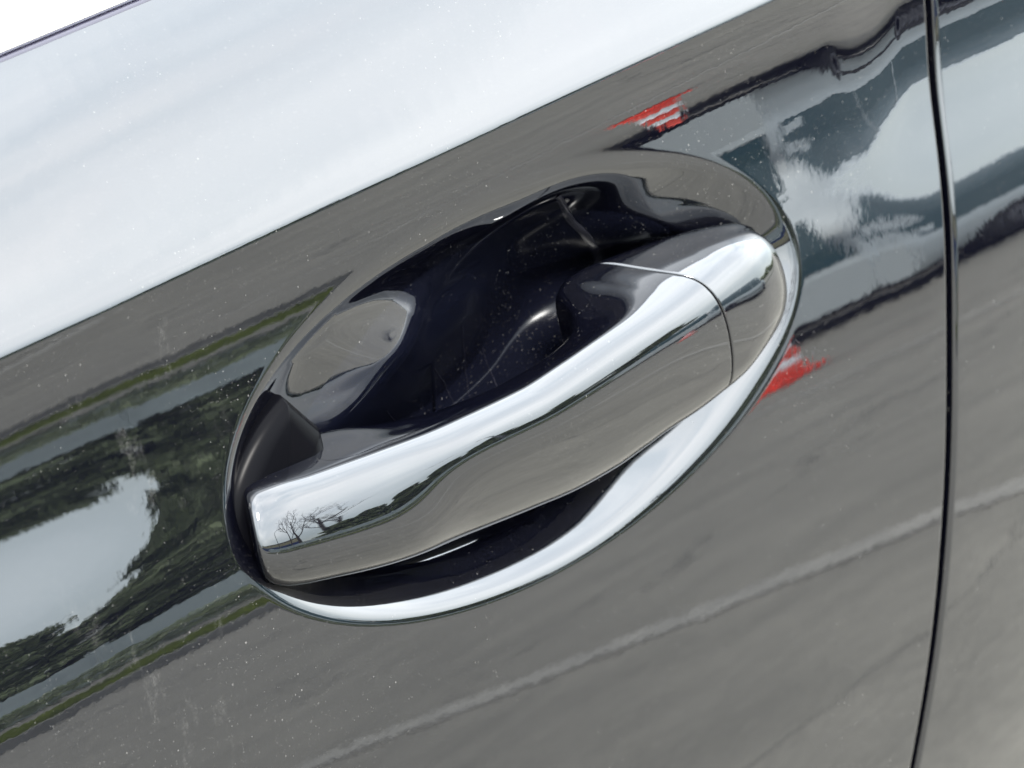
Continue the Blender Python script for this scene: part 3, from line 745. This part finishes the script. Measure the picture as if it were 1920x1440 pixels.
# long blue and beige building
bd = thing('building', 'long low building with blue wall and beige upper band across the lot', 'building', (-7, -34, 0))
MB().box((0, 0, 1.25), (34, 10, 2.5)).build('lower_wall', M_blue, bd)
MB().box((0, 0, 3.4), (34.1, 10.1, 1.8)).build('upper_wall', M_beige, bd)
MB().box((0, 0, 4.42), (34.6, 10.6, 0.24), bevel=0.03).build('roof', M_lamp, bd)
wn0 = None
for i in range(9):
    if wn0 is None: wn0 = MB().box((0, 5.02, 1.5), (2.2, 0.1, 1.1), bevel=0.02).build('window', M_glass, bd); o = wn0
    else: o = wn0.copy(); col.objects.link(o)
    o.location = (-14+3.5*i, 0, 0)
# street lamps
def lamp_post(loc, rz, label):
    t = thing('street_lamp', label, 'street lamp', loc, rz, 'street lamps')
    MB().tube([(0, 0, 0), (0, 0, 3), (0, 0, 6.2), (0.15, 0, 6.8), (0.6, 0, 7.1), (1.2, 0, 7.15)], [0.10, 0.08, 0.06, 0.05, 0.045, 0.04]).build('pole', M_lamp, t, smooth=True)
    MB().box((1.45, 0, 7.14), (0.7, 0.24, 0.12), bevel=0.03).build('lamp_head', M_lamp, t)
    MB().lathe([(0.16, 0), (0.16, 0.25), (0.11, 0.32)], n=12).build('base', M_lamp, t)
lamp_post((1.9, -17, 0), 0.2, 'tall grey street lamp in front of the blue building')
lamp_post((13.4, -17.2, 0), 2.6, 'tall grey street lamp in front of the evergreen trees')

# parked cars: body lofted along its length, windows set in
def parked_car(kind, paint, label, loc, rz, group='cars parked across the lot'):
    """x along the car, y across, z up"""
    t = thing('parked_car', label, kind, loc, rz, group)
    L = {'van': 4.9, 'car': 4.4}[kind]; Wd = 0.92; Ht = {'van': 1.82, 'car': 1.46}[kind]
    if kind == 'van':
        top = [(0, .62), (.04, .80), (.15, .98), (.22, 1.04), (.30, 1.36), (.40, 1.68), (.5, 1.80), (.75, 1.82), (.93, 1.76), (.98, 1.3), (1, .85)]
    else:
        top = [(0, .58), (.03, .70), (.12, .84), (.26, .95), (.36, 1.24), (.45, 1.42), (.58, 1.46), (.72, 1.38), (.86, 1.06), (.97, .98), (1, .80)]
    xs_ = np.linspace(0, 1, 45); zt = np.interp(xs_, [a for a, b in top], [b for a, b in top]); belt = 0.84 if kind == 'van' else 0.90
    n = 22; V = []
    for x, z in zip(xs_, zt):
        wd = Wd*(1-0.10*abs(2*x-1)**5); zb = 0.24
        ring = []
        pr = [(0.90, zb), (0.97, zb+0.06), (1.0, 0.50), (1.0, 0.66), (0.985, min(z-0.04, belt))]
        if z > belt+0.06: pr += [(0.96, belt+0.03), (0.90, belt+0.5*(z-belt)), (0.83, z-0.07), (0.74, z-0.015), (0.4, z+0.015), (0, z+0.02)]
        else: pr += [(0.97, z-0.03), (0.95, z-0.02), (0.90, z-0.01), (0.8, z), (0.4, z+0.012), (0, z+0.015)]
        ring = [(a*wd, zz) for a, zz in pr]; full = ring+[(-a, zz) for a, zz in ring[-2::-1]]
        V.append([((x-0.5)*L, a, zz) for a, zz in full])
    m_ = len(V[0]); V = np.array(V).reshape(-1, 3)
    o = mesh_np('body', V, grid_faces(45, m_), paint, t, True)
    bmx = bmesh.new(); bmx.from_mesh(o.data)
    bmx.verts.ensure_lookup_table(); bmx.faces.new([bmx.verts[i] for i in range(m_)]); bmx.faces.new([bmx.verts[44*m_+i] for i in range(m_)][::-1])
    bmesh.ops.recalc_face_normals(bmx, faces=bmx.faces); bmx.to_mesh(o.data); bmx.free()
    # side windows: panes following the leaning side, proud by 4 mm
    spans = [(.30, .46), (.470, .66), (.670, .975)] if kind == 'van' else [(.37, .52), (.535, .68), (.69, .80)]
    for sy in (-1, 1):
        for a, b in spans:
            W = []
            for x in np.linspace(a, b, 8):
                z = np.interp(x, [p for p, q in top], [q for p, q in top]); wd = Wd*(1-0.10*abs(2*x-1)**5)
                z0 = belt+0.05; z1 = max(z-0.055, z0+0.02)
                def yw(zz): return wd*np.interp(zz, [belt+0.03, belt+0.5*(z-belt), z-0.07], [0.96, 0.90, 0.83])
                W.append([((x-0.5)*L, sy*(yw(zz)+0.006), zz) for zz in (z0, (z0+z1)/2, z1)]+[((x-0.5)*L, sy*(yw(zz)-0.01), zz) for zz in (z1, z0)])
            mesh_np('window', np.array(W).reshape(-1, 3), grid_faces(8, 5), M_glass, t, True)
        MB().box((0, sy*(Wd+0.004), 0.52), (L*0.50, 0.03, 0.06), bevel=0.01).build('door_moulding', M_dark, t)
        MB().box((-L*0.16, sy*(Wd+0.10), belt+0.06), (0.13, 0.20, 0.14), bevel=0.03).build('wing_mirror', paint, t)
    for sx in (-0.30, 0.31):
        for sy in (-1, 1):
            w_ = MB().lathe([(0.20, -0.1), (0.315, -0.1), (0.325, -0.06), (0.325, 0.06), (0.315, 0.1), (0.20, 0.1)], (0, 0, 0), 26, 'y').build('wheel', M_tyre, t, True)
            w_.location = (sx*L, sy*(Wd-0.085), 0.325)
            MB().lathe([(0.21, sy*0.08-0.02), (0.215, sy*0.10), (0.17, sy*0.105), (0.05, sy*0.09)], (0, 0, 0), 20, 'y').build('rim', M_rim, w_, True)
    if kind == 'van':
        W = []
        for y in np.linspace(-0.74, 0.74, 9): W.append([(L*0.4995+0.006-0.012*abs(y)-0.10*max(0, zz-1.3)**1.0, y*(1-0.12*(zz-0.9)), zz) for zz in (0.98, 1.2, 1.42, 1.62)])
        mesh_np('rear_window', np.array(W).reshape(-1, 3), grid_faces(9, 4), M_glass, t, True)
    MB().box((0, 0, 0.22), (L*0.9, Wd*1.7, 0.08)).build('underbody', M_dark, t)
    for sy in (-1, 1):
        MB().box((L*0.488, sy*0.70, 0.86), (0.08, 0.13, 0.15), bevel=0.03).build('tail_light', M_tail, t)
        MB().box((-L*0.487, sy*0.68, 0.62), (0.12, 0.30, 0.12), bevel=0.03).build('headlight', M_rim, t)
    return t
parked_car('van', M_silver, 'silver people carrier with teal windows parked beyond the red and white cone', (9.5, -7.2, 0), math.pi)
parked_car('car', M_silver, 'silver car in front of the long blue building', (-0.6, -22, 0), 0.15)
parked_car('car', simple('blue_car_paint', (0.02, 0.05, 0.17), 0.2), 'blue car parked beside the silver one by the blue building', (3.2, -24.5, 0), 0.1)

# red and white cone
cn = thing('traffic_cone', 'small red and white banded traffic cone on the asphalt', 'traffic cone', (5.12, -4.95, 0))
MB().box((0, 0, 0.02), (0.20, 0.20, 0.04), bevel=0.012).build('base', M_red, cn)
zr = [0.04, 0.12, 0.18, 0.25, 0.31, 0.38]; rr_ = lambda z: 0.085-0.17*(z-0.04)
for i in range(5):
    a, b = zr[i], zr[i+1]; MB().lathe([(rr_(a), a), (rr_(a)+0.002, a+0.004), (rr_(b)+0.002, b-0.004), (rr_(b), b)], n=24).build('band', [M_red, M_white][i % 2], cn, True)
# far woodland that closes the horizon
def far_fn(r, n):
    a = r.uniform(-1.45, 1.45, n); D = 110+r.uniform(0, 8, n); h = 3.2+1.4*np.sin(a*17)+0.9*np.sin(a*43+1)+1.2*(a > 0.8)
    return np.stack([D*np.sin(a), -D*np.cos(a), r.random(n)*h], 1)
V_, F_ = leaf_cloud(9000, far_fn, 1.5, 9)
fw = mesh_np('far_woods', V_, F_, M_leaf, None, False); fw['kind'] = 'stuff'
